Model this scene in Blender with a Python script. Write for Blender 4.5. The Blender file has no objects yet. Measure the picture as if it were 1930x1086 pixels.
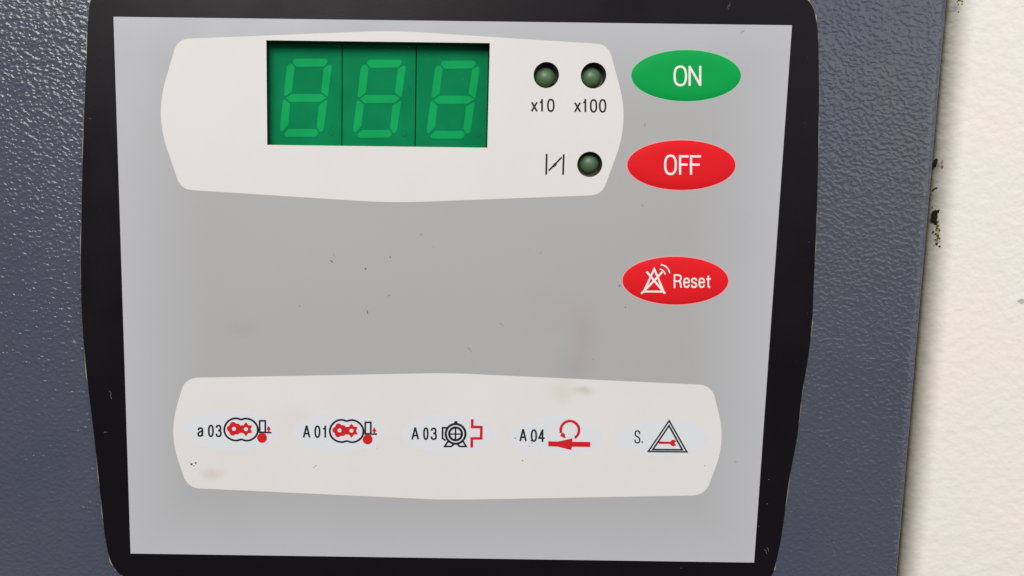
import bpy, math, random
from math import sin, cos, pi, radians, sqrt
from mathutils import Matrix, Vector, geometry

# ------------------------------------------------------------------ camera, world, lamps, exposure
sc = bpy.context.scene
MM = 0.001                                     # everything below is written in millimetres
CAM = (-6.396796, -135.422728, 18.529071)      # x, y, z; the control panel stands upright in the XZ plane
PITCH, YAW, ROLL = -0.120464, 0.002836, 0.013194
F, PX0, PY0 = 1450.0, 965 - 194.533297, 543.0
ROT = (Matrix.Rotation(YAW, 3, 'Z') @ Matrix.Rotation(PITCH, 3, 'X')
       @ Matrix(((1, 0, 0), (0, 0, -1), (0, 1, 0))) @ Matrix.Rotation(ROLL, 3, 'Z'))
cam_data = bpy.data.cameras.new('camera')
cam = bpy.data.objects.new('camera', cam_data)
sc.collection.objects.link(cam)
cam.matrix_world = Matrix.Translation(Vector(CAM) * MM) @ ROT.to_4x4()
cam_data.sensor_width = 36
cam_data.lens = F / 1930 * 36
cam_data.shift_x = 194.533297 / 1930
cam_data.clip_start = 0.005
cam_data.clip_end = 50
sc.camera = cam

world = bpy.data.worlds.new('World'); sc.world = world; world.use_nodes = True
wn = world.node_tree.nodes; wl = world.node_tree.links; wn.clear()
wo = wn.new('ShaderNodeOutputWorld'); bg = wn.new('ShaderNodeBackground')
tc = wn.new('ShaderNodeTexCoord'); sep = wn.new('ShaderNodeSeparateXYZ'); rmp = wn.new('ShaderNodeValToRGB')
mr = wn.new('ShaderNodeMapRange'); mr.inputs['From Min'].default_value = -1; mr.inputs['From Max'].default_value = 1
wl.new(tc.outputs['Generated'], sep.inputs[0]); wl.new(sep.outputs['Z'], mr.inputs['Value'])
wl.new(mr.outputs[0], rmp.inputs[0]); wl.new(rmp.outputs[0], bg.inputs[0]); wl.new(bg.outputs[0], wo.inputs[0])
rmp.color_ramp.elements[0].position = 0.50; rmp.color_ramp.elements[0].color = (.16, .16, .175, 1)
rmp.color_ramp.elements[1].position = 0.74; rmp.color_ramp.elements[1].color = (.95, .93, .93, 1)
bg.inputs[1].default_value = 0.50


def area(name, loc, target, size, power, color, sy=None):
    d = bpy.data.lights.new(name, 'AREA'); d.energy = power; d.color = color; d.size = size
    if sy: d.shape = 'RECTANGLE'; d.size_y = sy
    o = bpy.data.objects.new(name, d); sc.collection.objects.link(o)
    o.location = loc
    o.rotation_euler = (Vector(target) - Vector(loc)).to_track_quat('-Z', 'Y').to_euler()
    return o


area('window_light', (-0.28, -1.40, 0.80), (0, 0, 0), 0.8, 21.5, (1.0, .97, .94), 0.8)
area('room_light', (0.95, -1.0, 0.43), (0, 0, 0.43), 1.05, 2.8, (1.0, .97, .94), 0.7)
area('lamp_light', (-0.74, -1.0, 0.70), (0, 0, 0), 0.18, .36, (.95, .98, 1.0), 0.13)
area('fold_fill_light', (1.35, -0.62, -0.05), (0, 0, -0.05), 0.5, 1.3, (.97, .96, 1.0), 0.8)  # added unseen lamp, gives the door's folded edge its lighter band
sc.view_settings.view_transform = 'Standard'
sc.view_settings.look = 'None'
sc.view_settings.gamma = 1
sc.view_settings.exposure = 0.11


# ------------------------------------------------------------------ helpers
def at(px, py, h=0.0):
    """pixel of the photograph -> (x, z) in mm on the plane that stands h mm proud of the cabinet front"""
    d = ROT @ Vector(((px - PX0) / F, -(py - PY0) / F, -1))
    t = (-h - CAM[1]) / d[1]
    return (CAM[0] + t * d[0], CAM[2] + t * d[2])


def frame(ox, oy, s):
    return lambda x, y, h=0.56: at(ox + x / s, oy + y / s, h)


def link(name, verts, faces, mat, parent=None, smooth=False, origin=None):
    """verts are (x, h, z) in mm, h = height towards the viewer"""
    me = bpy.data.meshes.new(name)
    ox, oh, oz = origin or (0, 0, 0)
    me.from_pydata([((x - ox) * MM, -(h - oh) * MM, (z - oz) * MM) for x, h, z in verts], [], faces)
    me.materials.append(mat)
    if smooth:
        me.polygons.foreach_set('use_smooth', [True] * len(me.polygons))
    me.update()
    o = bpy.data.objects.new(name, me); sc.collection.objects.link(o)
    o.location = (ox * MM, -oh * MM, oz * MM)
    if parent: o.parent = parent
    return o


def plate_data(loops, h0, h1, bevel=0.0):
    """solid sheet between heights h0 and h1 (front) with holes; loops[0] is the outline"""
    V, Fc = [], []
    tris = geometry.tessellate_polygon([[Vector((p[0], p[1], 0)) for p in l] for l in loops])
    flat = [p for l in loops for p in l]
    n = len(flat)
    V += [(x, h1, z) for x, z in flat] + [(x, h0, z) for x, z in flat]
    for a, b, c in tris:
        pa, pb, pc = flat[a], flat[b], flat[c]
        ar = (pb[0]-pa[0])*(pc[1]-pa[1]) - (pb[1]-pa[1])*(pc[0]-pa[0])
        if ar < 0: a, b, c = a, c, b
        Fc.append((a, b, c)); Fc.append((c+n, b+n, a+n))
    s = 0
    for k, l in enumerate(loops):
        m = len(l)
        ar = sum(l[i][0]*l[(i+1) % m][1] - l[(i+1) % m][0]*l[i][1] for i in range(m))
        ccw = (ar > 0) == (k == 0)
        for i in range(m):
            a, b = s+i, s+(i+1) % m
            Fc.append((a, a+n, b+n, b) if ccw else (b, b+n, a+n, a))
        s += m
    return V, Fc


def plate(name, loops, h0, h1, mat, parent=None, origin=None):
    V, Fc = plate_data(loops, h0, h1)
    return link(name, V, Fc, mat, parent, origin=origin)


def circle(cx, cz, r, n=48, ph=0):
    return [(cx + r*cos(ph+2*pi*i/n), cz + r*sin(ph+2*pi*i/n)) for i in range(n)]


def ellipse(cx, cz, a, b, n=96):
    return [(cx + a*cos(2*pi*i/n), cz + b*sin(2*pi*i/n)) for i in range(n)]


def rect(x0, z0, x1, z1): return [(x0, z0), (x1, z0), (x1, z1), (x0, z1)]


def spline(P, closed=True, k=8):
    out = []; n = len(P)
    rng = range(n) if closed else range(n-1)
    for i in rng:
        if closed: p0, p1, p2, p3 = P[i-1], P[i], P[(i+1) % n], P[(i+2) % n]
        else: p0, p1, p2, p3 = P[max(i-1, 0)], P[i], P[i+1], P[min(i+2, n-1)]
        for j in range(k):
            t = j/k
            # centripetal-ish: tangents scaled by local chord so uneven spacing does not overshoot
            d1 = math.dist(p1, p2) or 1e-6
            da = math.dist(p0, p1) or d1; dc = math.dist(p2, p3) or d1
            m1 = [((p1[q]-p0[q])/da*d1 + (p2[q]-p1[q])/d1*da) / (da+d1) * d1 if da else 0 for q in (0, 1)]
            m2 = [((p2[q]-p1[q])/d1*dc + (p3[q]-p2[q])/dc*d1) / (dc+d1) * d1 if dc else 0 for q in (0, 1)]
            a = 2*t**3-3*t**2+1; b = t**3-2*t**2+t; c = -2*t**3+3*t**2; d = t**3-t**2
            out.append(tuple(a*p1[q]+b*m1[q]+c*p2[q]+d*m2[q] for q in (0, 1)))
    if not closed: out.append(tuple(P[-1]))
    return out


def thing(name, label, cat, loc=(0, 0, 0), group=None):
    o = bpy.data.objects.new(name, None); sc.collection.objects.link(o)
    o.location = [c*MM for c in loc]; o.empty_display_size = .01
    return tag(o, label, cat, group)


def tag(o, label, cat, group=None):
    o['label'] = label; o['category'] = cat
    if group: o['group'] = group
    return o


def fillet(V, Rs, n=14):
    out = []; m = len(V)
    for i in range(m):
        a, b, c = Vector(V[i-1]), Vector(V[i]), Vector(V[(i+1) % m])
        u, w = a-b, c-b; lu, lw = u.length, w.length; u /= lu; w /= lw
        th = math.acos(max(-1, min(1, u.dot(w)))); t = min(Rs[i]/math.tan(th/2), lu*.49, lw*.49)
        p, q = b+u*t, b+w*t
        for k in range(n+1):
            s = k/n; out.append(tuple((1-s)**2*p+2*s*(1-s)*b+s*s*q))
    return out


def barrel(cx, cz, W, H, cw, ch, rc, rs, rt):
    V = [(-W, 0), (-cw, ch), (0, H), (cw, ch), (W, 0), (cw, -ch), (0, -H), (-cw, -ch)]
    return fillet([(x+cx, z+cz) for x, z in V], [rs, rc, rt, rc, rs, rc, rt, rc])


class Ink:
    """printed strokes and fills collected into one thin ink layer; every shape lies a hair above the one before"""
    def __init__(s, h, dome=None): s.V = []; s.F = []; s.h = h; s.dome = dome; s.k = 0
    def _h(s, p): return s.h + s.k*0.0015 + (s.dome(p[0], p[1]) if s.dome else 0)
    def fill(s, *loops):
        b = len(s.V)
        flat = [p for l in loops for p in l]
        for a, c, d in geometry.tessellate_polygon([[Vector((p[0], p[1], 0)) for p in l] for l in loops]):
            pa, pb, pc = flat[a], flat[c], flat[d]
            if (pb[0]-pa[0])*(pc[1]-pa[1]) - (pb[1]-pa[1])*(pc[0]-pa[0]) < 0: c, d = d, c
            s.F.append((a+b, c+b, d+b))
        s.V += [(x, s._h((x, z)), z) for x, z in flat]; s.k += 1
        return s
    def stroke(s, P, w, closed=False, cap=0.0):
        P = [Vector(p) for p in P]
        Q = [P[0]]
        for p in P[1:]:
            if (p-Q[-1]).length > 1e-4: Q.append(p)
        P = Q
        if s.dome:
            Q = []
            m0 = len(P) if closed else len(P)-1
            for i in range(m0):
                a, c = P[i], P[(i+1) % len(P)]
                kk = max(1, int((c-a).length/.35))
                Q += [a+(c-a)*j/kk for j in range(kk)]
            if not closed: Q.append(P[-1])
            P = Q
        if closed and (P[0]-P[-1]).length < 1e-4: P.pop()
        n = len(P)
        if not closed and cap:
            P[0] = P[0] + (P[0]-P[1]).normalized()*cap; P[-1] = P[-1] + (P[-1]-P[-2]).normalized()*cap
        b = len(s.V)
        for i in range(n):
            a = P[i-1] if (closed or i > 0) else None
            c = P[(i+1) % n] if (closed or i < n-1) else None
            d1 = (P[i]-a).normalized() if a is not None else (c-P[i]).normalized()
            d2 = (c-P[i]).normalized() if c is not None else d1
            n1 = Vector((-d1.y, d1.x)); n2 = Vector((-d2.y, d2.x))
            m = n1+n2
            m = m.normalized() if m.length > 1e-6 else n1
            L = w/2/max(m.dot(n1), .42)
            for q in (P[i]+m*L, P[i]-m*L): s.V.append((q.x, s._h(q), q.y))
        for i in range(n if closed else n-1):
            j = (i+1) % n
            s.F.append((b+2*i+1, b+2*j+1, b+2*j, b+2*i))
        s.k += 1
        return s
    def build(s, name, mat, parent, origin=None): return link(name, s.V, s.F, mat, parent, origin=origin)


def sup(e=2.7, n=40):
    o = []
    for i in range(n):
        t = 2*pi*i/n
        o.append((.5+.5*math.copysign(abs(cos(t))**(2/e), cos(t)), .5+.5*math.copysign(abs(sin(t))**(2/e), sin(t))))
    return o


# lettering of the panel: narrow sans serif, drawn as pen strokes in a unit box. (kind, points): L line, C curve, O closed, D dot
S_PTS = [(.97, .74), (.88, .93), (.5, 1), (.13, .93), (.04, .76), (.14, .62), (.5, .52), (.86, .41), (.97, .24), (.86, .06), (.5, 0), (.1, .07), (0, .29)]
GL = {
 'O': [('O', sup(2.5))], '0': [('O', sup(2.4))],
 'N': [('L', [(0, 0), (0, 1)]), ('L', [(1, 0), (1, 1)]), ('B', [(0, 1.02), (1, -.02)])],
 'F': [('L', [(0, 0), (0, 1)]), ('L', [(0, 1), (1, 1)]), ('L', [(0, .52), (.86, .52)])],
 'R': [('L', [(0, 0), (0, 1)]), ('C', [(0, 1), (.5, 1), (.85, .93), (.95, .76), (.85, .58), (.5, .5), (0, .5)]), ('C', [(.5, .5), (.82, .42), (.9, .25), (.93, .08), (1, -.04)])],
 'e': [('B', [(0, .54), (1, .54)]), ('C', [(1, .5), (.98, .72), (.82, .94), (.5, 1), (.18, .94), (.02, .7), (0, .5), (.03, .28), (.2, .05), (.5, 0), (.82, .06), (.98, .3)])],
 's': [('C', S_PTS)], 'S': [('C', S_PTS)],
 't': [('C', [(.42, 1.05), (.42, .7), (.42, .2), (.5, .04), (.72, 0), (1, 0)]), ('L', [(.05, .74), (.95, .74)])],
 'x': [('B', [(0, -.06), (1, 1.06)]), ('B', [(0, 1.06), (1, -.06)])],
 '1': [('L', [(.95, 0), (.95, 1)]), ('C', [(.95, 1.02), (.75, .84), (.45, .78), (.05, .77)])],
 'a': [('C', [(.03, .74), (.15, .94), (.48, 1), (.8, .93), (.9, .72), (.9, .4), (.9, .12), (1, 0)]), ('C', [(.9, .62), (.6, .56), (.2, .48), (.02, .33), (0, .2), (.12, .03), (.38, 0), (.72, .1), (.9, .32)])],
 '3': [('C', [(.02, .77), (.15, .95), (.48, 1), (.83, .94), (.93, .77), (.83, .6), (.4, .535)]), ('C', [(.4, .535), (.86, .48), (1, .27), (.86, .05), (.48, 0), (.13, .05), (0, .26)])],
 'A': [('B', [(0, -.06), (.5, 1.06)]), ('B', [(1, -.06), (.5, 1.06)]), ('B', [(.17, .3), (.83, .3)])],
 '4': [('L', [(.76, 0), (.76, 1)]), ('B', [(.76, 1.03), (0, .27)]), ('L', [(0, .27), (1, .27)])],
}


def glyph(ink, ch, P, x0, y0, x1, y1, w):
    """draw ch so that its ink fills the box x0..x1, y0 (top)..y1 (bottom) given in the picture frame P"""
    tl, tr, br, bl = P(x0, y0), P(x1, y0), P(x1, y1), P(x0, y1)
    wd = (math.dist(tl, tr)+math.dist(bl, br))/2; hg = (math.dist(tl, bl)+math.dist(tr, br))/2
    fx, fz = min(w/2/wd, .5), w/2/hg
    def m(p):
        u = fx + p[0]*(1-2*fx); v = fz + p[1]*(1-2*fz)
        return tuple(bl[q]*(1-u)*(1-v)+br[q]*u*(1-v)+tl[q]*(1-u)*v+tr[q]*u*v for q in (0, 1))
    for kind, pts in GL[ch]:
        if kind == 'O': ink.stroke([m(p) for p in pts], w, closed=True)
        elif kind == 'C': ink.stroke(spline([m(p) for p in pts], False, 6), w)
        elif kind == 'B': ink.stroke([m(p) for p in pts], w)
        else: ink.stroke([m(p) for p in pts], w, cap=w/2)


# ------------------------------------------------------------------ materials
def mat(name, col, rough=.5, spec=.5, metal=0, coat=0):
    m = bpy.data.materials.new(name); m.use_nodes = True
    b = m.node_tree.nodes['Principled BSDF']
    b.inputs['Base Color'].default_value = (*col, 1); b.inputs['Roughness'].default_value = rough
    b.inputs['Specular IOR Level'].default_value = spec; b.inputs['Metallic'].default_value = metal
    b.inputs['Coat Weight'].default_value = coat
    return m


def N(m, t, **kw):
    n = m.node_tree.nodes.new(t)
    for k, v in kw.items():
        if k.startswith('_'): setattr(n, k[1:], v)
        else: n.inputs[k.replace('__', ' ')].default_value = v
    return n


def L(m, a, b): m.node_tree.links.new(a, b)


def pos(m):
    return N(m, 'ShaderNodeNewGeometry').outputs['Position']


def noise(m, vec, scale, detail=3, rough=.5, dist=0):
    n = N(m, 'ShaderNodeTexNoise', Scale=scale, Detail=detail, Roughness=rough, Distortion=dist)
    L(m, vec, n.inputs['Vector']); return n


def mixc(m, fac, a, b, mode='MIX'):
    n = N(m, 'ShaderNodeMix', _data_type='RGBA', _blend_type=mode)
    for s, v in ((0, fac), (6, a), (7, b)):
        if isinstance(v, (int, float)): n.inputs[s].default_value = v
        elif isinstance(v, tuple): n.inputs[s].default_value = (*v, 1)
        else: L(m, v, n.inputs[s])
    return n.outputs[2]


def ramp(m, v, lo, hi, a=0., b=1., smooth=True):
    n = N(m, 'ShaderNodeMapRange'); n.inputs['From Min'].default_value = lo; n.inputs['From Max'].default_value = hi
    n.inputs['To Min'].default_value = a; n.inputs['To Max'].default_value = b
    if smooth: n.interpolation_type = 'SMOOTHSTEP'
    L(m, v, n.inputs['Value']); return n.outputs[0]


def mth(m, op, a, b=None):
    n = N(m, 'ShaderNodeMath', _operation=op)
    for i, v in enumerate((a, b)):
        if v is None: continue
        if isinstance(v, (int, float)): n.inputs[i].default_value = v
        else: L(m, v, n.inputs[i])
    return n.outputs[0]


def bsdf(m): return m.node_tree.nodes['Principled BSDF']


def blot(m, vec, c, r, soft=1.0):
    """0..1 round blot at c (metres, on the XZ plane) with radii r"""
    mp = N(m, 'ShaderNodeMapping'); mp.inputs['Scale'].default_value = (1/r[0], 0, 1/r[1])
    mp.inputs['Location'].default_value = (-c[0]/r[0], 0, -c[1]/r[1])
    L(m, vec, mp.inputs[0])
    ln = N(m, 'ShaderNodeVectorMath', _operation='LENGTH'); L(m, mp.outputs[0], ln.inputs[0])
    return ramp(m, ln.outputs['Value'], 0, 1, soft, 0)


# blue-grey textured powder coat
M_blue = mat('blue_grey_powder_coat', (.066, .077, .106), .14, .5)
v = pos(M_blue)
mp = N(M_blue, 'ShaderNodeMapping'); mp.inputs['Rotation'].default_value = (0, radians(-38), 0); mp.inputs['Scale'].default_value = (1, 1, 1.25)
L(M_blue, v, mp.inputs[0])
wob = noise(M_blue, v, 160, 2)
wv = mixc(M_blue, .0016, mp.outputs[0], wob.outputs['Color'], 'ADD')
n1 = noise(M_blue, wv, 1200, 1.0, .4)
n2 = noise(M_blue, v, 260, 2, .5)
n3 = noise(M_blue, v, 2300, 1, .5)
hsum = mth(M_blue, 'ADD', ramp(M_blue, n1.outputs[0], .34, .74), mth(M_blue, 'MULTIPLY', n2.outputs[0], .9))
hsum = mth(M_blue, 'ADD', hsum, mth(M_blue, 'MULTIPLY', n3.outputs[0], .12))
bp = N(M_blue, 'ShaderNodeBump', Strength=1.0, Distance=.000070); L(M_blue, hsum, bp.inputs['Height']); L(M_blue, bp.outputs[0], bsdf(M_blue).inputs['Normal'])
big = noise(M_blue, v, 22, 3)
cc = mixc(M_blue, ramp(M_blue, big.outputs[0], .3, .7), (.061, .073, .103), (.074, .083, .107))
pit = ramp(M_blue, noise(M_blue, v, 900, 1).outputs[0], .74, .80)
cc = mixc(M_blue, mth(M_blue, 'MULTIPLY', pit, .5), cc, (.018, .018, .024))
nick = ramp(M_blue, noise(M_blue, v, 310, 2).outputs[0], .775, .79)
cc = mixc(M_blue, mth(M_blue, 'MULTIPLY', nick, .6), cc, (.30, .29, .27))
L(M_blue, cc, bsdf(M_blue).inputs['Base Color'])
L(M_blue, ramp(M_blue, noise(M_blue, v, 40, 4).outputs[0], .3, .7, .14, .24), bsdf(M_blue).inputs['Roughness'])

# cream powder coat with grime and painted contact shade along its folded edge
M_cream = mat('cream_powder_coat', (.74, .69, .63), .45, .4)
v = pos(M_cream)
mp = N(M_cream, 'ShaderNodeMapping'); mp.inputs['Rotation'].default_value = (0, radians(25), 0); mp.inputs['Scale'].default_value = (.9, 1, 1.15)
L(M_cream, v, mp.inputs[0])
n1 = noise(M_cream, mp.outputs[0], 620, 3, .5)
n2 = noise(M_cream, v, 1600, 2)
hs = mth(M_cream, 'ADD', n1.outputs[0], mth(M_cream, 'MULTIPLY', n2.outputs[0], .12))
bp = N(M_cream, 'ShaderNodeBump', Strength=.8, Distance=.00024); L(M_cream, hs, bp.inputs['Height']); L(M_cream, bp.outputs[0], bsdf(M_cream).inputs['Normal'])
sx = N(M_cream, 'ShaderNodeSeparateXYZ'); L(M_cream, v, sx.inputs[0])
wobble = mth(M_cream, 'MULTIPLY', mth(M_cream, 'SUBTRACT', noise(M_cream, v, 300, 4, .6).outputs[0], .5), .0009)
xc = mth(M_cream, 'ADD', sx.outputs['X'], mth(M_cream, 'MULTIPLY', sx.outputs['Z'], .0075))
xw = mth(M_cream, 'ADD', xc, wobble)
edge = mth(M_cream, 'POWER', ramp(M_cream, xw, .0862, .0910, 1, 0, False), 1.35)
contact_shade = ramp(M_cream, xc, .0860, .0867, 1, 0)  # near-black line in the colour, stands in for contact shadow at the joint
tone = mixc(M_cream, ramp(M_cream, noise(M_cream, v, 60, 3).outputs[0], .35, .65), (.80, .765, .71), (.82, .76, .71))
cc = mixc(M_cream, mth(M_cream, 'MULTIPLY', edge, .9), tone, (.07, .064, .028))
cc = mixc(M_cream, mth(M_cream, 'MULTIPLY', contact_shade, .93), cc, (.012, .010, .006))
fly = ramp(M_cream, noise(M_cream, v, 480, 2).outputs[0], .765, .80)
cc = mixc(M_cream, mth(M_cream, 'MULTIPLY', fly, .45), cc, (.30, .22, .14))
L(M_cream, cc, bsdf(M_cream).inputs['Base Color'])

M_black = mat('black_print', (.0060, .0048, .0068), .36, .13)
v = pos(M_black)
bp = N(M_black, 'ShaderNodeBump', Strength=.25, Distance=.00003); L(M_black, noise(M_black, v, 2600, 2).outputs[0], bp.inputs['Height']); L(M_black, bp.outputs[0], bsdf(M_black).inputs['Normal'])
L(M_black, ramp(M_black, noise(M_black, v, 60, 5, .6).outputs[0], .3, .7, .30, .42), bsdf(M_black).inputs['Roughness'])
M_edge = mat('clear_film_edge', (.36, .31, .22), .3, .5)

# grey print of the membrane
M_field = mat('grey_print', (.42, .415, .42), .5, .3)
v = pos(M_field)
sx = N(M_field, 'ShaderNodeSeparateXYZ'); L(M_field, v, sx.inputs[0])
ax = mth(M_field, 'SUBTRACT', .0575, mth(M_field, 'ABSOLUTE', sx.outputs['X']))
az = mth(M_field, 'SUBTRACT', .0479, mth(M_field, 'ABSOLUTE', sx.outputs['Z']))
dd = N(M_field, 'ShaderNodeMath', _operation='SMOOTH_MIN'); L(M_field, ax, dd.inputs[0]); L(M_field, az, dd.inputs[1]); dd.inputs[2].default_value = .008
bord = ramp(M_field, dd.outputs[0], -.004, .017, 1, 0)
cc = mixc(M_field, bord, (.396, .399, .402), (.470, .480, .512))
mot = noise(M_field, v, 45, 4, .6)
cc = mixc(M_field, ramp(M_field, mot.outputs[0], .35, .7, 0, .10), cc, (.33, .32, .31))
def P0(x, y): p = at(x, y, .5); return (p[0]*MM, p[1]*MM)
wv = mixc(M_field, .006, v, noise(M_field, v, 120, 3).outputs['Color'], 'ADD')
for (x, y, rx, rz, s, c) in ((1096, 632, .0042, .0085, .30, (.33, .275, .27)), (1080, 690, .0058, .0042, .28, (.31, .28, .27)),
                             (462, 622, .0040, .0024, .22, (.28, .27, .22)), (1045, 590, .008, .006, .16, (.33, .29, .28))):
    c0 = P0(x, y)
    cc = mixc(M_field, blot(M_field, wv, (c0[0]+.003, c0[1]+.003), (rx, rz), s), cc, c)
L(M_field, cc, bsdf(M_field).inputs['Base Color'])
L(M_field, ramp(M_field, noise(M_field, v, 90, 5, .6).outputs[0], .35, .7, .42, .56), bsdf(M_field).inputs['Roughness'])
bp = N(M_field, 'ShaderNodeBump', Strength=.15, Distance=.00003); L(M_field, noise(M_field, v, 1800, 2).outputs[0], bp.inputs['Height']); L(M_field, bp.outputs[0], bsdf(M_field).inputs['Normal'])

# off-white print
M_white = mat('off_white_print', (.66, .64, .61), .5, .3)
v = pos(M_white)
mot = noise(M_white, v, 50, 4, .6)
cc = mixc(M_white, ramp(M_white, mot.outputs[0], .35, .7), (.705, .69, .672), (.69, .673, .65))
wv = mixc(M_white, .006, v, noise(M_white, v, 120, 3).outputs['Color'], 'ADD')
for (x, y, rx, rz, s, c) in ((1096, 742, .0038, .0013, .45, (.42, .38, .31)), (1055, 735, .0030, .0050, .30, (.53, .49, .40)),
                             (396, 884, .0034, .0016, .35, (.50, .40, .37)), (560, 790, .006, .005, .10, (.50, .45, .40))):
    c0 = P0(x, y)
    cc = mixc(M_white, blot(M_white, wv, (c0[0]+.003, c0[1]+.003), (rx, rz), s), cc, c)
L(M_white, cc, bsdf(M_white).inputs['Base Color'])
bp = N(M_white, 'ShaderNodeBump', Strength=.15, Distance=.00003); L(M_white, noise(M_white, v, 1800, 2).outputs[0], bp.inputs['Height']); L(M_white, bp.outputs[0], bsdf(M_white).inputs['Normal'])
M_oval = mat('pale_blue_print', (.672, .692, .725), .5, .3)
M_ink = mat('black_ink', (.008, .008, .012), .5, .3)
M_redink = mat('red_ink', (.56, .010, .012), .5, .3)
M_whiteink = mat('white_ink', (.80, .78, .76), .5, .3)
M_green = mat('green_button_print', (.004, .335, .068), .5, .06)
M_red = mat('red_button_print', (.70, .013, .019), .5, .06)
M_rimg = mat('pale_green_rim', (.36, .52, .40), .5, .3)
M_rimr = mat('pale_red_rim', (.68, .36, .34), .5, .3)
M_recess = mat('dark_green_recess', (.006, .028, .014), .5, .4)
M_seam = mat('black_seam', (.002, .012, .006), .6, .3)
M_module = mat('green_display_face', (.004, .195, .075), .5, .02)
M_seg = mat('segment_green', (.002, .385, .112), .5, .06)
for m_, a_, b_ in ((M_module, (.003, .19, .070), (.004, .215, .080)), (M_seg, (.002, .325, .088), (.003, .365, .100))):
    L(m_, mixc(m_, ramp(m_, noise(m_, pos(m_), 220, 3).outputs[0], .3, .7), a_, b_), bsdf(m_).inputs['Base Color'])
M_dp = mat('dull_green_dot', (.003, .16, .064), .5, .05)
M_ledwall = mat('brown_black_socket', (.085, .066, .056), .4, .5)
M_led = mat('dull_green_lens', (.085, .165, .08), .42, .5)
M_dirt = mat('black_dirt', (.014, .012, .008), .9, .1)
M_moss = mat('yellow_green_dirt', (.17, .135, .02), .9, .1)
M_speck = mat('dark_speck', (.06, .055, .05), .8, .2)
M_lint = mat('pale_lint', (.17, .17, .18), .8, .2)
M_smear = mat('grey_mark', (.25, .245, .24), .8, .2)

# ------------------------------------------------------------------ cabinet: blue-grey door and cream body beside it
TOP, BOT = 400, -400
XE = 84.35
R_ = 2.2
hole = rect(-34.5, 21, 28, 46.5)
lean = lambda z: -0.0075*z          # the fold of the door is a touch off plumb in the photograph
cab = thing('metal_cabinet', 'textured metal cabinet behind the control panel, blue-grey door and cream side', 'cabinet', (0, 0, 0))
nz = 40
outline = [(-500, BOT), (XE-R_, BOT)]
zs = [BOT + (TOP-BOT)*i/nz for i in range(nz+1)]
outline = [(-500, BOT)] + [(XE-R_+lean(z), z) for z in zs] + [(-500, TOP)]
V, Fc = plate_data([outline, hole], -0.6, 0)
Fc = [f for f in Fc if not all(abs(V[i][1]+.6) < 1e-6 for i in f)]
door = link('door', V, Fc, M_blue, cab); door['label'] = 'blue-grey textured door'
V, Fc = [], []
prof = [(0, 0)] + [(R_*u_, -.62*u_**2.2) for u_ in (.15, .3, .45, .6, .75, .85, .92)] + [(R_*.975, -.85), (R_, -1.2), (R_, -22)]
for z in zs:
    for dx, h in prof: V.append((XE-R_+lean(z)+dx, h, z))
k = len(prof)
for i in range(nz):
    for j in range(k-1): Fc.append((i*k+j, i*k+j+1, (i+1)*k+j+1, (i+1)*k+j))
link('folded_edge', V, Fc, M_blue, door, smooth=True)

V, Fc = [], []
RB, HB, X1 = 3.8, -2.6, 84.75
prof = [(0, -22)] + [(RB-RB*cos(t), HB-RB+RB*sin(t)) for t in [pi/2*i/14 for i in range(15)]] + [(8, HB), (400, HB)]
for z in zs:
    for dx, h in prof: V.append((X1+lean(z)+dx, h, z))
k = len(prof)
for i in range(nz):
    for j in range(k-1): Fc.append((i*k+j, i*k+j+1, (i+1)*k+j+1, (i+1)*k+j))
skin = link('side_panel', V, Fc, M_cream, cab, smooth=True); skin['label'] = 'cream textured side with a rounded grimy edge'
# chipped spot at the right edge of the picture
cf = frame(1380, 540, 1.989)
ink = Ink(HB+.015)
q = lambda x, y: cf(x, y, HB)
ink.fill(spline([q(1068, 55), q(1076, 49), q(1086, 46), q(1096, 53), q(1094, 61), q(1083, 66), q(1075, 61)]))
ch = ink.build('paint_chip', mat('bare_grey_metal', (.45, .44, .42), .5, .5), skin)

# ------------------------------------------------------------------ control panel
panel = thing('control_panel', 'black-edged grey membrane control panel with green digit display, oval buttons and fault symbols', 'control panel', (0, 0, 0))
pa = lambda pts, h=.5: [at(x, y, h) for x, y in pts]
ov = pa([(178, -14), (171, 0), (166, 37), (163, 110), (159.5, 184), (156, 287), (153.5, 400), (152, 500), (154.4, 600), (163, 703),
         (176.5, 815), (190, 940), (200.5, 1025), (210, 1061), (222, 1079), (240, 1090), (262, 1095), (430, 1106), (840, 1114), (1240, 1111), (1400, 1105), (1434, 1101), (1449, 1092),
         (1457, 1080), (1463, 1058), (1471, 1022), (1488, 902), (1503, 821), (1512, 741), (1523, 676), (1530.5, 610), (1533.7, 537),
         (1538.7, 428), (1541, 348), (1543, 249), (1543, 124), (1539, 42), (1533, 16), (1522, 0), (1500, -10), (1460, -16), (1300, -27), (850, -42), (420, -38), (215, -30), (190, -25)])
ov = spline(ov, True, 6)
DX0, DX1, DZ0, DZ1 = -31.57, 6.45, 26.80, 44.32
LEDS = [(16.22, 39.15), (24.28, 39.18), (24.25, 24.18)]
RL = 2.17
def holes(g=0.0): return [rect(DX0-g, DZ0-g, DX1+g, DZ1+g)] + [circle(x, z, RL+g) for x, z in LEDS]
overlay = plate('overlay', [ov]+holes(), 0.12, .5, M_black, panel)
random.seed(4)
rim = []
for i, p in enumerate(ov):
    c = Vector(p); d = c.normalized()
    g = .17 + .14*max(0, sin(i*.5)+sin(i*1.3+1)*.7+random.uniform(-.6, .6))*.6
    rim.append(tuple(c + Vector((math.copysign(1, c.x)*g if abs(c.x) > 50 else 0, math.copysign(g, c.y) if abs(c.y) > 48 else 0))))
plate('adhesive_edge', [rim, rect(-50, -45, 50, 45)], 0.01, .12, M_edge, panel)
HW, HH = 57.5, 47.88
field = plate('printed_field', [rect(-HW, -HH, HW, HH)]+holes(.01), .5, .515, M_field, panel)

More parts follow.
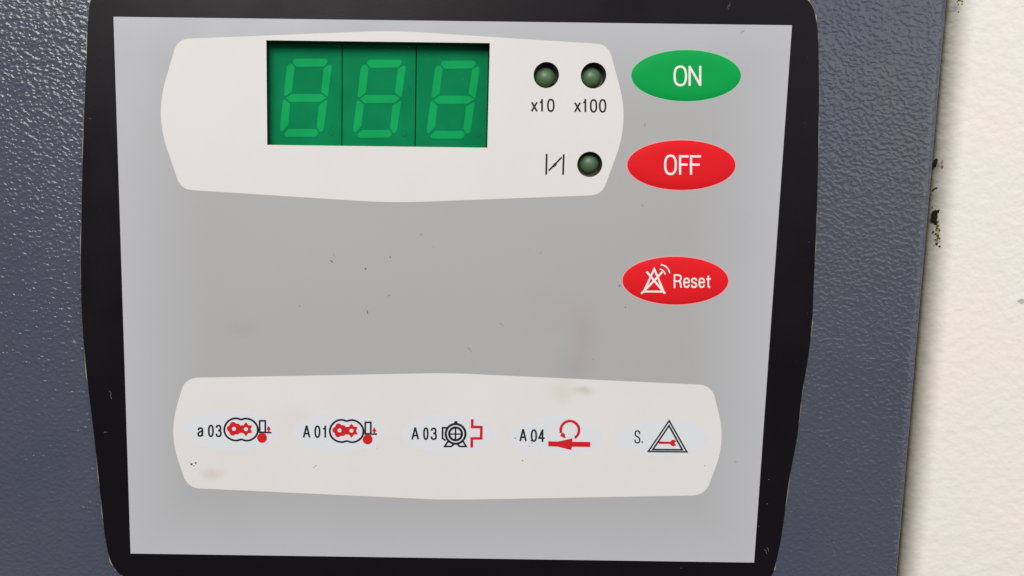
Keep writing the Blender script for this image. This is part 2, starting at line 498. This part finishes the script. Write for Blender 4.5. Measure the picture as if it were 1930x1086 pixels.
up = barrel(-10.06, 31.64, 40.75, 14.55, 36.62, 12.7, 2.94, 19.2, 112)
patch = plate('display_patch', [up]+holes(.005), .515, .53, M_white, panel)
lo = barrel(.5, -24.86, 50.32, 11.84, 47.2, 10.26, 3.36, 63, 130)
patch2 = plate('symbol_patch', [lo], .515, .53, M_white, panel)

# display: dark frame, three digit modules with seven segments and a decimal point each
g = .8
plate('display_frame', [rect(DX0-g, DZ0-g, DX1+g, DZ1+g), rect(DX0, DZ0, DX1, DZ1)], -7, .12, M_recess, panel)
plate('display_back', [rect(DX0, DZ0, DX1, DZ1)], -7, -6.4, M_seam, panel)
HM = -2.1
zf = lambda x, y: at(480 + x/4.0208, 50 + y/4.0208, HM+.05)
SEG = [
 [(290, 262), (303, 245), (540, 245), (554, 258), (551, 275), (525, 305), (315, 307), (292, 280)],
 [(568, 286), (584, 300), (583, 320), (555, 527), (545, 530), (504, 495), (505, 478), (524, 315)],
 [(545, 557), (551, 562), (548, 590), (522, 785), (503, 802), (490, 797), (470, 760), (486, 595)],
 [(225, 808), (258, 777), (462, 777), (483, 800), (478, 822), (460, 836), (240, 837), (226, 825)],
 [(222, 553), (232, 555), (269, 585), (255, 745), (210, 797), (195, 790), (191, 770), (214, 560)],
 [(262, 284), (285, 284), (303, 310), (283, 495), (240, 528), (224, 527), (222, 515), (243, 305)],
 [(237, 545), (280, 512), (505, 512), (546, 540), (500, 572), (275, 574)]]
W0 = (zf(1220, 500)[0]-zf(661, 500)[0])
xs0 = zf(662, 500)[0]
mod0 = None


def rounded(P, r=.12):
    out = []
    n = len(P)
    for i in range(n):
        a, b, c = Vector(P[i-1]), Vector(P[i]), Vector(P[(i+1) % n])
        u = (a-b); w = (c-b); rr = min(r, u.length*.4, w.length*.4)
        p, q_ = b+u.normalized()*rr, b+w.normalized()*rr
        out += [tuple(p), tuple((p+q_+2*b)/4), tuple(q_)]
    return out


def copy_tree(o, parent=None):
    c = o.copy(); sc.collection.objects.link(c)
    if parent: c.parent = parent
    for ch_ in [x for x in sc.objects if x.parent == o]: copy_tree(ch_, c)
    return c


dig = plate('digit_module', [rect(xs0-W0+.09, DZ0-.8, xs0-.09, DZ1+.8)], -6.3, HM, M_module, panel, origin=(xs0-W0/2, HM, 35.5))
for s_ in SEG:
    o = plate('segment', [rounded([zf(x, y) for x, y in s_])], HM+.002, HM+.05, M_seg, None, origin=(xs0-W0/2, HM, 35.5))
    o.parent = dig; o.location = (0, 0, 0)
dp = plate('decimal_point', [circle(*zf(580, 806), .52, 24), circle(*zf(577, 801), .40, 24)], HM+.002, HM+.04, M_seg, None, origin=(xs0-W0/2, HM, 35.5))
dp.data.materials[0] = M_dp
dp.parent = dig; dp.location = (0, 0, 0)
digs = [dig]
for i in (1, 2):
    c = copy_tree(dig, panel); c.location.x += i*W0*MM; digs.append(c)
for o, t_ in zip(digs, ('left unlit green digit of the display', 'middle unlit green digit of the display', 'right unlit green digit of the display')):
    o['label'] = t_
# tiny dust on the display glass
ink = Ink(.56)

# indicator lamps in round sockets
def dome_mesh(cx, cz, r, hb, ht, n=40, rings=12):
    V, Fc = [(cx, hb-3, cz)], []
    V = []
    for j in range(rings):
        t = pi/2*j/(rings-1)
        for i in range(n):
            a = 2*pi*i/n; rr = r*cos(t) if j < rings-1 else .001
            V.append((cx+rr*cos(a), hb+(ht-hb)*sin(t), cz+rr*sin(a)))
    for j in range(rings-1):
        for i in range(n):
            k2 = (i+1) % n
            Fc.append((j*n+i, j*n+k2, (j+1)*n+k2, (j+1)*n+i))
    return V, Fc


for (x, z), (dx, dz), t_ in zip(LEDS, ((.16, -.14), (.03, -.04), (.35, .25)), ('unlit green lamp above x10', 'unlit green lamp above x100', 'unlit green lamp beside the valve symbol')):
    s_ = plate('indicator_lamp', [circle(x, z, RL+.7), circle(x, z, RL)], -5, .12, M_ledwall, panel, origin=(x, 0, z))
    s_['label'] = t_
    b_ = plate('socket_floor', [circle(x, z, RL)], -5, -2.0, M_ledwall, None, origin=(x, 0, z)); b_.parent = s_; b_.location = (0, 0, 0)
    V, Fc = dome_mesh(x+dx, z+dz, 1.85, -2.0, -.35)
    o = link('lamp_lens', V, Fc, M_led, None, smooth=True, origin=(x, 0, z)); o.parent = s_; o.location = (0, 0, 0)

# embossed oval buttons
def button(name, label, cpx, a_px, b_px, mt, rimm):
    cx, cz = at(*cpx, .55)
    a = (at(cpx[0]+a_px, cpx[1], .55)[0]-at(cpx[0]-a_px, cpx[1], .55)[0])/2
    b = (at(cpx[0], cpx[1]-b_px, .55)[1]-at(cpx[0], cpx[1]+b_px, .55)[1])/2
    Hd = .34
    def hgt(x, z):
        r = min(1, sqrt(((x-cx)/a)**2+((z-cz)/b)**2))
        return Hd*(1-r**5)
    n, V, Fc = 96, [], []
    radii = [1, .985, .96, .93, .89, .84, .78, .7, .6, .48, .34, .18, .001]
    for r in radii:
        for i in range(n):
            x, z = cx+a*r*cos(2*pi*i/n), cz+b*r*sin(2*pi*i/n)
            V.append((x, .535+hgt(x, z), z))
    for j in range(len(radii)-1):
        for i in range(n):
            k2 = (i+1) % n
            Fc.append((j*n+i, j*n+k2, (j+1)*n+k2, (j+1)*n+i))
    o = link(name, V, Fc, mt, panel, smooth=True, origin=(cx, 0, cz)); o['label'] = label
    e = .19
    rm = plate('rim', [ellipse(cx, cz, a+e, b+e), ellipse(cx, cz, a-.05, b-.05)], .515, .532, rimm, None, origin=(cx, 0, cz)); rm.parent = o; rm.location = (0, 0, 0)
    return o, Ink(.545, hgt), (cx, 0, cz)


def attach(o, parent): o.parent = parent; o.location = (0, 0, 0); return o


f2 = lambda x, y: at(960+x/3.394, 60+y/3.394, .88)
f3 = lambda x, y: at(1150+x/7.72, 460+y/7.72, .88)
on, ik, og = button('push_button', 'green oval ON button', (1293.2, 142.9), 103.4, 48.2, M_green, M_rimg)
glyph(ik, 'O', f2, 1050, 216, 1137, 349, .38); glyph(ik, 'N', f2, 1146, 218, 1228, 346, .38)
attach(ik.build('lettering', M_whiteink, None, og), on)
off, ik, og = button('push_button', 'red oval OFF button', (1284.2, 311.6), 102, 46.8, M_red, M_rimr)
glyph(ik, 'O', f2, 990, 786, 1072, 917, .38); glyph(ik, 'F', f2, 1085, 790, 1147, 914, .38); glyph(ik, 'F', f2, 1155, 790, 1226, 914, .38)
attach(ik.build('lettering', M_whiteink, None, og), off)
rst, ik, og = button('push_button', 'red oval Reset button with crossed-out horn symbol', (1273, 529.3), 99.7, 45, M_red, M_rimr)
for c_, x0, x1, y0 in (('R', 925, 1047, 441), ('e', 1064, 1160, 490), ('s', 1174, 1268, 490), ('e', 1285, 1380, 490), ('t', 1398, 1468, 456)):
    glyph(ik, c_, f3, x0, y0, x1, 640, .28)
attach(ik.build('lettering', M_whiteink, None, og), rst)
ik2 = Ink(.545, ik.dome)
w_ = .36
ik2.stroke([f3(643, 365), f3(490, 693), f3(778, 693)], w_*.95, closed=True)
ik2.stroke([f3(533, 405), f3(797, 718)], w_, cap=.05); ik2.stroke([f3(757, 410), f3(458, 722)], w_, cap=.05)
ik2.stroke(spline([f3(722, 366), f3(758, 380), f3(785, 405), f3(800, 445)], False), .22)
ik2.stroke(spline([f3(740, 300), f3(795, 320), f3(840, 360), f3(868, 424)], False), .24)
attach(ik2.build('symbol', M_whiteink, None, og), rst)

# printing on the upper patch
f2 = frame(960, 60, 3.394)
for name, items in (('x10_lettering', (('x', 137, 448, 183, 512), ('1', 188, 430, 216, 510), ('0', 241, 428, 290, 514))),
                    ('x100_lettering', (('x', 413, 450, 460, 515), ('1', 466, 430, 493, 514), ('0', 515, 430, 563, 518), ('0', 573, 430, 621, 518)))):
    ik = Ink(.535)
    for c_, x0, y0, x1, y1 in items: glyph(ik, c_, f2, x0, y0, x1, y1, .31)
    o = ik.build('lettering', M_ink, panel); o['label'] = 'black lettering ' + name.split('_')[0]
ik = Ink(.535)
ik.stroke([f2(239, 781), f2(236, 915)], .33); ik.stroke([f2(348, 784), f2(344, 915)], .33)
ik.stroke([f2(252, 889), f2(335, 803)], .31)
ik.fill([f2(276, 868), f2(284, 845), f2(300, 832), f2(308, 836), f2(300, 856), f2(286, 868)])
o = ik.build('valve_symbol', M_ink, panel)

# five fault symbols on pale ovals
f4, f5, f6 = frame(340, 760, 4.825), frame(740, 760, 4.825), frame(1140, 760, 7.423)
def oval(fr, cx, cy, rx, ry, label):
    c = fr(cx, cy, .53)
    a = (fr(cx+rx, cy, .53)[0]-fr(cx-rx, cy, .53)[0])/2; b = (fr(cx, cy-ry, .53)[1]-fr(cx, cy+ry, .53)[1])/2
    o = plate('symbol_label', [ellipse(c[0], c[1], a, b)], .53, .54, M_oval, panel, origin=(c[0], 0, c[1])); o['label'] = label
    return o, (c[0], 0, c[1])


def put(o, par): o.parent = par; o.location = (0, 0, 0); return o


def rotor_symbol(par, og, dx, dy, fr=f4):
    p = lambda x, y: fr(x+dx, y+dy)
    bk, rd = Ink(.545), Ink(.545)
    bk.stroke(spline([p(399, 240), p(410, 198), p(438, 163), p(478, 142), p(515, 139), p(552, 149), p(590, 141), p(628, 146), p(668, 168), p(697, 207),
                      p(704, 245), p(694, 288), p(665, 320), p(628, 338), p(592, 341), p(553, 331), p(516, 340), p(476, 336), p(437, 316), p(409, 284)]), .36, closed=True)
    c1 = (487, 234); pts = []
    for i in range(60):
        a = 2*pi*i/60
        r = 54 + 15*abs(sin(2.5*(a-1.2)))**1.0 - 4
        pts.append(p(c1[0]+r*cos(a), c1[1]-r*sin(a)))
    rd.fill(pts, [p(c1[0]+18*cos(2*pi*i/20), c1[1]+18*sin(2*pi*i/20)) for i in range(20)])
    c2 = (596, 237); pts = []
    for i in range(60):
        a = 2*pi*i/60
        t = abs(((a-pi/2)/(pi/3)+.5) % 1 - .5)*2
        r = 67 - 25*t**.6
        pts.append(p(c2[0]+r*cos(a), c2[1]-r*sin(a)))
    rd.fill(pts, [p(c2[0]+18*cos(2*pi*i/20), c2[1]+18*sin(2*pi*i/20)) for i in range(20)])
    rd.fill([p(528, 205), p(562, 203), p(562, 272), p(530, 268)])
    rd.fill([p(743+45*cos(2*pi*i/40), 317+45*sin(2*pi*i/40)) for i in range(40)])
    rd.fill([p(718, 276), p(776, 276), p(780, 300), p(708, 300)])
    rd.fill([p(803, 204), p(822, 240), p(812, 246), p(811, 263), p(796, 263), p(795, 246), p(783, 240)])
    bk.stroke([p(721, 161), p(772, 161), p(772, 266), p(721, 266)], .32, closed=True)
    bk.stroke([p(778, 268), p(829, 268)], .30)
    put(rd.build('red_symbol', M_redink, None, og), par); put(bk.build('black_symbol', M_ink, None, og), par)


def letters(par, og, fr, items, w=.33):
    ik = Ink(.545)
    for c_, x0, y0, x1, y1 in items: glyph(ik, c_, fr, x0-2, y0-1, x1+2, y1+1, w)
    put(ik.build('lettering', M_ink, None, og), par)
    return ik


o1, g1 = oval(f4, 450, 250, 415, 185, 'pale oval a 03 with compressor and thermometer symbols')
letters(o1, g1, f4, (('a', 156, 220, 210, 307), ('0', 252, 197, 303, 309), ('3', 321, 197, 374, 309)))
rotor_symbol(o1, g1, 0, 0)
o2, g2 = oval(f4, 1444, 270, 424, 180, 'pale oval A 01 with compressor and thermometer symbols')
letters(o2, g2, f4, (('A', 1114, 203, 1181, 314), ('0', 1220, 204, 1272, 316), ('1', 1290, 205, 1325, 314)))
rotor_symbol(o2, g2, 960, 14)
o3, g3 = oval(f5, 506, 285, 426, 180, 'pale oval A 03 with motor symbol and red step line')
letters(o3, g3, f5, (('A', 171, 220, 240, 332), ('0', 279, 221, 326, 335), ('3', 347, 223, 401, 335)))
fm = frame(820, 780, 13.573)
bk = Ink(.545)
cx_, cy_ = 525, 515
circ = lambda r, n=48: [fm(cx_+r*cos(2*pi*i/n), cy_+r*sin(2*pi*i/n)) for i in range(n)]
bk.stroke(circ(252), .42, closed=True); bk.stroke(circ(163), .43, closed=True)
bk.stroke([fm(525, 380), fm(522, 650)], .31); bk.stroke([fm(380, 520), fm(668, 520)], .27)
bk.fill([fm(493, 190), fm(572, 190), fm(580, 275), fm(478, 275)])
bk.stroke([fm(340, 358), fm(195, 358), fm(190, 630), fm(270, 685)], .33)
bk.stroke([fm(335, 700), fm(245, 838), fm(415, 836), fm(500, 765)], .32, cap=.05)
bk.stroke([fm(712, 700), fm(795, 838), fm(630, 836), fm(560, 770)], .32, cap=.05)
put(bk.build('motor_symbol', M_ink, None, g3), o3)
rd = Ink(.545)
rd.stroke([fm(953, 140), fm(950, 340), fm(1185, 342), fm(1180, 632), fm(942, 632), fm(938, 868)], .50)
put(rd.build('step_symbol', M_redink, None, g3), o3)
o4, g4 = oval(f5, 1485, 300, 423, 181, 'pale oval A 04 with red loop over red arrow')
letters(o4, g4, f5, (('A', 1154, 235, 1219, 347), ('0', 1258, 239, 1312, 352), ('4', 1326, 240, 1380, 352)))
rd = Ink(.545)
rd.fill([f5(1415, 347), f5(1505, 349), f5(1636, 320), f5(1634, 351), f5(1798, 353), f5(1797, 400), f5(1632, 397), f5(1625, 428), f5(1500, 396), f5(1415, 394)])
arc = []
for i in range(41):
    a = radians(-58 + (212+58-14)*i/40)
    arc.append(f5(1612+83*cos(a), 246-83*sin(a)))
rd.stroke(arc, .50)
rd.fill([f5(1522, 300), f5(1540, 268), f5(1563, 276), f5(1576, 322)])
put(rd.build('loop_arrow_symbol', M_redink, None, g4), o4)
o5, g5 = oval(f6, 795, 485, 655, 281, 'pale oval S. with warning triangle and wrench')
ik = letters(o5, g5, f6, (('S', 414, 380, 498, 565),), .26)
bk = Ink(.545)
bk.fill([f6(522+12*cos(2*pi*i/16), 546+12*sin(2*pi*i/16)) for i in range(16)])
bk.stroke([f6(900, 247), f6(608, 677), f6(1148, 683)], .28, closed=True)
bk.stroke([f6(898, 316), f6(672, 650), f6(1085, 654)], .31, closed=True)
put(bk.build('triangle_symbol', M_ink, None, g5), o5)
rd = Ink(.545)
rd.fill([f6(752, 535), f6(925, 540), f6(925, 573), f6(752, 571)])
head = [(960+46*cos(radians(a)), 558-46*sin(radians(a))) for a in range(28, 333, 12)]
rd.fill([f6(*p) for p in head] + [f6(985, 572), f6(972, 560), f6(985, 546)])
put(rd.build('wrench_symbol', M_redink, None, g5), o5)

# dust, lint and small marks lying on the membrane
random.seed(11)
sp, lt, sm = Ink(.56), Ink(.56), Ink(.548)
def dot(ink_, px, py, r, h=.56, e=1.0):
    c = at(px, py, h); a0 = random.uniform(0, 6); r *= .78
    pts = []
    for i in range(9):
        a = 2*pi*i/9; rr = r*random.uniform(.7, 1.25)
        x, z = rr*cos(a), rr*sin(a)*e
        pts.append((c[0]+x*cos(a0)-z*sin(a0), c[1]+x*sin(a0)+z*cos(a0)))
    ink_.fill(pts)
for px, py, r in ((689, 507, .16), (735.5, 484.5, .13), (564.5, 577, .14), (1168, 539, .16), (1178.5, 579, .14), (1019, 477, .10), (978, 699, .08), (817, 466, .08),
                  (971, 826, .14), (1001.5, 831, .2), (1003, 835, .12), (998, 841, .11), (985, 868, .13), (1211, 387, .09), (1387, 871, .12), (1328, 878, .10), (711, 846, .08),
                  (361, 875, .24), (369, 873, .22), (365, 878, .14), (357, 872, .10), (1118, 677, .08), (1118, 677, .08), (1310, 143, .0001)):
    dot(sp, px, py, r)
for px, py, a, ln in ((625, 493, -35, .55), (692, 588, -75, .75), (629, 481, -70, .7), (594, 880, 40, .9), (794, 443, 10, .5), (733, 558, 15, .6), (1216, 235, 80, .6)):
    c = at(px, py, .56); ca, sa = cos(radians(a)), sin(radians(a))
    (sp if px in (625, 692) else sm).stroke(spline([(c[0]-ln*ca/2, c[1]-ln*sa/2), (c[0]-.05*sa, c[1]+.08), (c[0]+ln*ca/2, c[1]+ln*sa/2)], False, 4), .10)
for px, py, a, ln in ((885, 660, -40, 1.3), (945, 612, -30, 1.0), (208, 745, -75, 1.6), (199, 815, 20, .7), (1443, 1040, -50, 1.1), (1447, 1036, -62, .8), (170, 224, 0, .3),
                      (1449, 904, 10, .25), (1446, 950, 5, .25), (1284, 1071, 10, .25), (1430, 992, 0, .22), (1400, 60, 50, .9), (1374, 12, 80, 1.1), (1370, 100, 20, .3)):
    c = at(px, py, .56); ca, sa = cos(radians(a)), sin(radians(a))
    lt.stroke(spline([(c[0]-ln*ca/2, c[1]-ln*sa/2), (c[0]-.12*sa*ln, c[1]+.14*ln), (c[0]+.08, c[1]), (c[0]+ln*ca/2, c[1]+ln*sa/2)], False, 4), .055)
for _ in range(12):      # fine pale dust on the black border
    if random.random() < .5: px, py = random.uniform(165, 215)+0, random.uniform(20, 700)
    else: px, py = random.uniform(1500, 1530), random.uniform(20, 700)
    dot(lt, px, py, random.uniform(.03, .07))
for _ in range(14): dot(sm, random.uniform(260, 1440), random.uniform(400, 700), random.uniform(.03, .09))
for x, y in ((1500, 268), (1570, 416), (1275, 716), (1170, 178)):
    c = zf(x, y); lt.fill(circle(c[0], c[1], .05, 8))
V, Fc, MI = [], [], []
for k_, a_ in enumerate((sp, lt, sm)):
    b_ = len(V); V += a_.V; Fc += [tuple(i_+b_ for i_ in f_) for f_ in a_.F]; MI += [k_]*len(a_.F)
dust = link('dust', V, Fc, M_speck); dust.data.materials.append(M_lint); dust.data.materials.append(M_smear)
dust.data.polygons.foreach_set('material_index', MI)
tag(dust, 'fine dark specks, lint and hairs scattered over the grey and black membrane', 'dust'); dust['kind'] = 'stuff'

# ------------------------------------------------------------------ dirt caught in the joint between door and cream side
def lumps(spec, h):
    V, Fc = [], []
    for px, py, r, sx_, sz_ in spec:
        cx, cz = at(px, py, h)
        b = len(V); nn, mm = 10, 6
        for j in range(mm+1):
            t = pi*j/mm - pi/2
            for i in range(nn):
                a = 2*pi*i/nn; rr = r*random.uniform(.72, 1.25)
                rr *= .88; V.append((cx+rr*cos(t)*cos(a)*sx_, h+rr*sin(t)*.45, cz+rr*cos(t)*sin(a)*sz_))
        for j in range(mm):
            for i in range(nn):
                k2 = (i+1) % nn
                Fc.append((b+j*nn+i, b+j*nn+k2, b+(j+1)*nn+k2, b+(j+1)*nn+i))
    return V, Fc
def clump(label, black, moss, h=-2.6):
    V, Fc = lumps(black, h)
    x, z = at(black[0][0], black[0][1], h)
    t_ = thing('dirt_clump', label, 'dirt', (x, -h, z), 'dirt clumps in the joint')
    o = link('black_grit', V, Fc, M_dirt, None, origin=(x, h, z)); o.parent = t_; o.location = (0, 0, 0)
    if moss:
        V, Fc = lumps(moss, h+.1)
        o = link('yellow_grit', V, Fc, M_moss, None, origin=(x, h, z)); o.parent = t_; o.location = (0, 0, 0)
big = [(1762, 404, .75, .7, 1.3), (1761, 412, .8, .7, 1.0), (1767, 399, .45, .8, .8), (1764, 419, .5, .7, .9), (1770, 396, .18, 1, .6), (1757, 391, .16, .6, 1.6)]
trail = []; random.seed(3)
for i in range(26):
    t = random.random(); trail.append((1761+random.uniform(-3, 10)+t*2, 424+t*44, random.uniform(.07, .22), 1, 1))
clump('large black clump of grit in the joint, lowest one beside the cream side', big+trail[:18],
      [(1768+random.gauss(0, 2.6), 408+random.uniform(0, 50), random.uniform(.05, .14), .8, 1.6) for _ in range(34)])
clump('small black clump of grit in the joint above the large one', [(1763, 307, .55, .7, 1.3), (1765, 302, .4, .8, .8), (1762, 313, .35, .8, 1)],
      [(1773+random.uniform(-4, 5), 308+random.uniform(-6, 7), random.uniform(.08, .2), 1, 1) for _ in range(10)])
clump('tiny yellow-brown spot of dirt on the cream edge at the top of the picture', [(1807, 1, .16, .8, 1), (1806.5, 23, .15, 1, 1)],
      [(1808+random.uniform(-4, 6), 3+random.uniform(-8, 7), random.uniform(.08, .22), 1, 1.2) for _ in range(12)], -1.2)
c = [at(x, y, -1.0) for x, y in ((1758, 361), (1760, 357.5), (1763, 355.5), (1767, 354.5))]
ik = Ink(-1.0)
ik.stroke(spline(c, False, 4), .26)
V = ik.V + [(x, h-.15, z) for x, h, z in ik.V]; n_ = len(ik.V)
Fc = ik.F + [tuple(reversed([i+n_ for i in f])) for f in ik.F]
h_ = link('bristle', V, Fc, M_dirt, origin=(c[0][0], -1.0, c[0][1]))
tag(h_, 'short black bristle poking out of the joint between two dirt clumps', 'bristle')
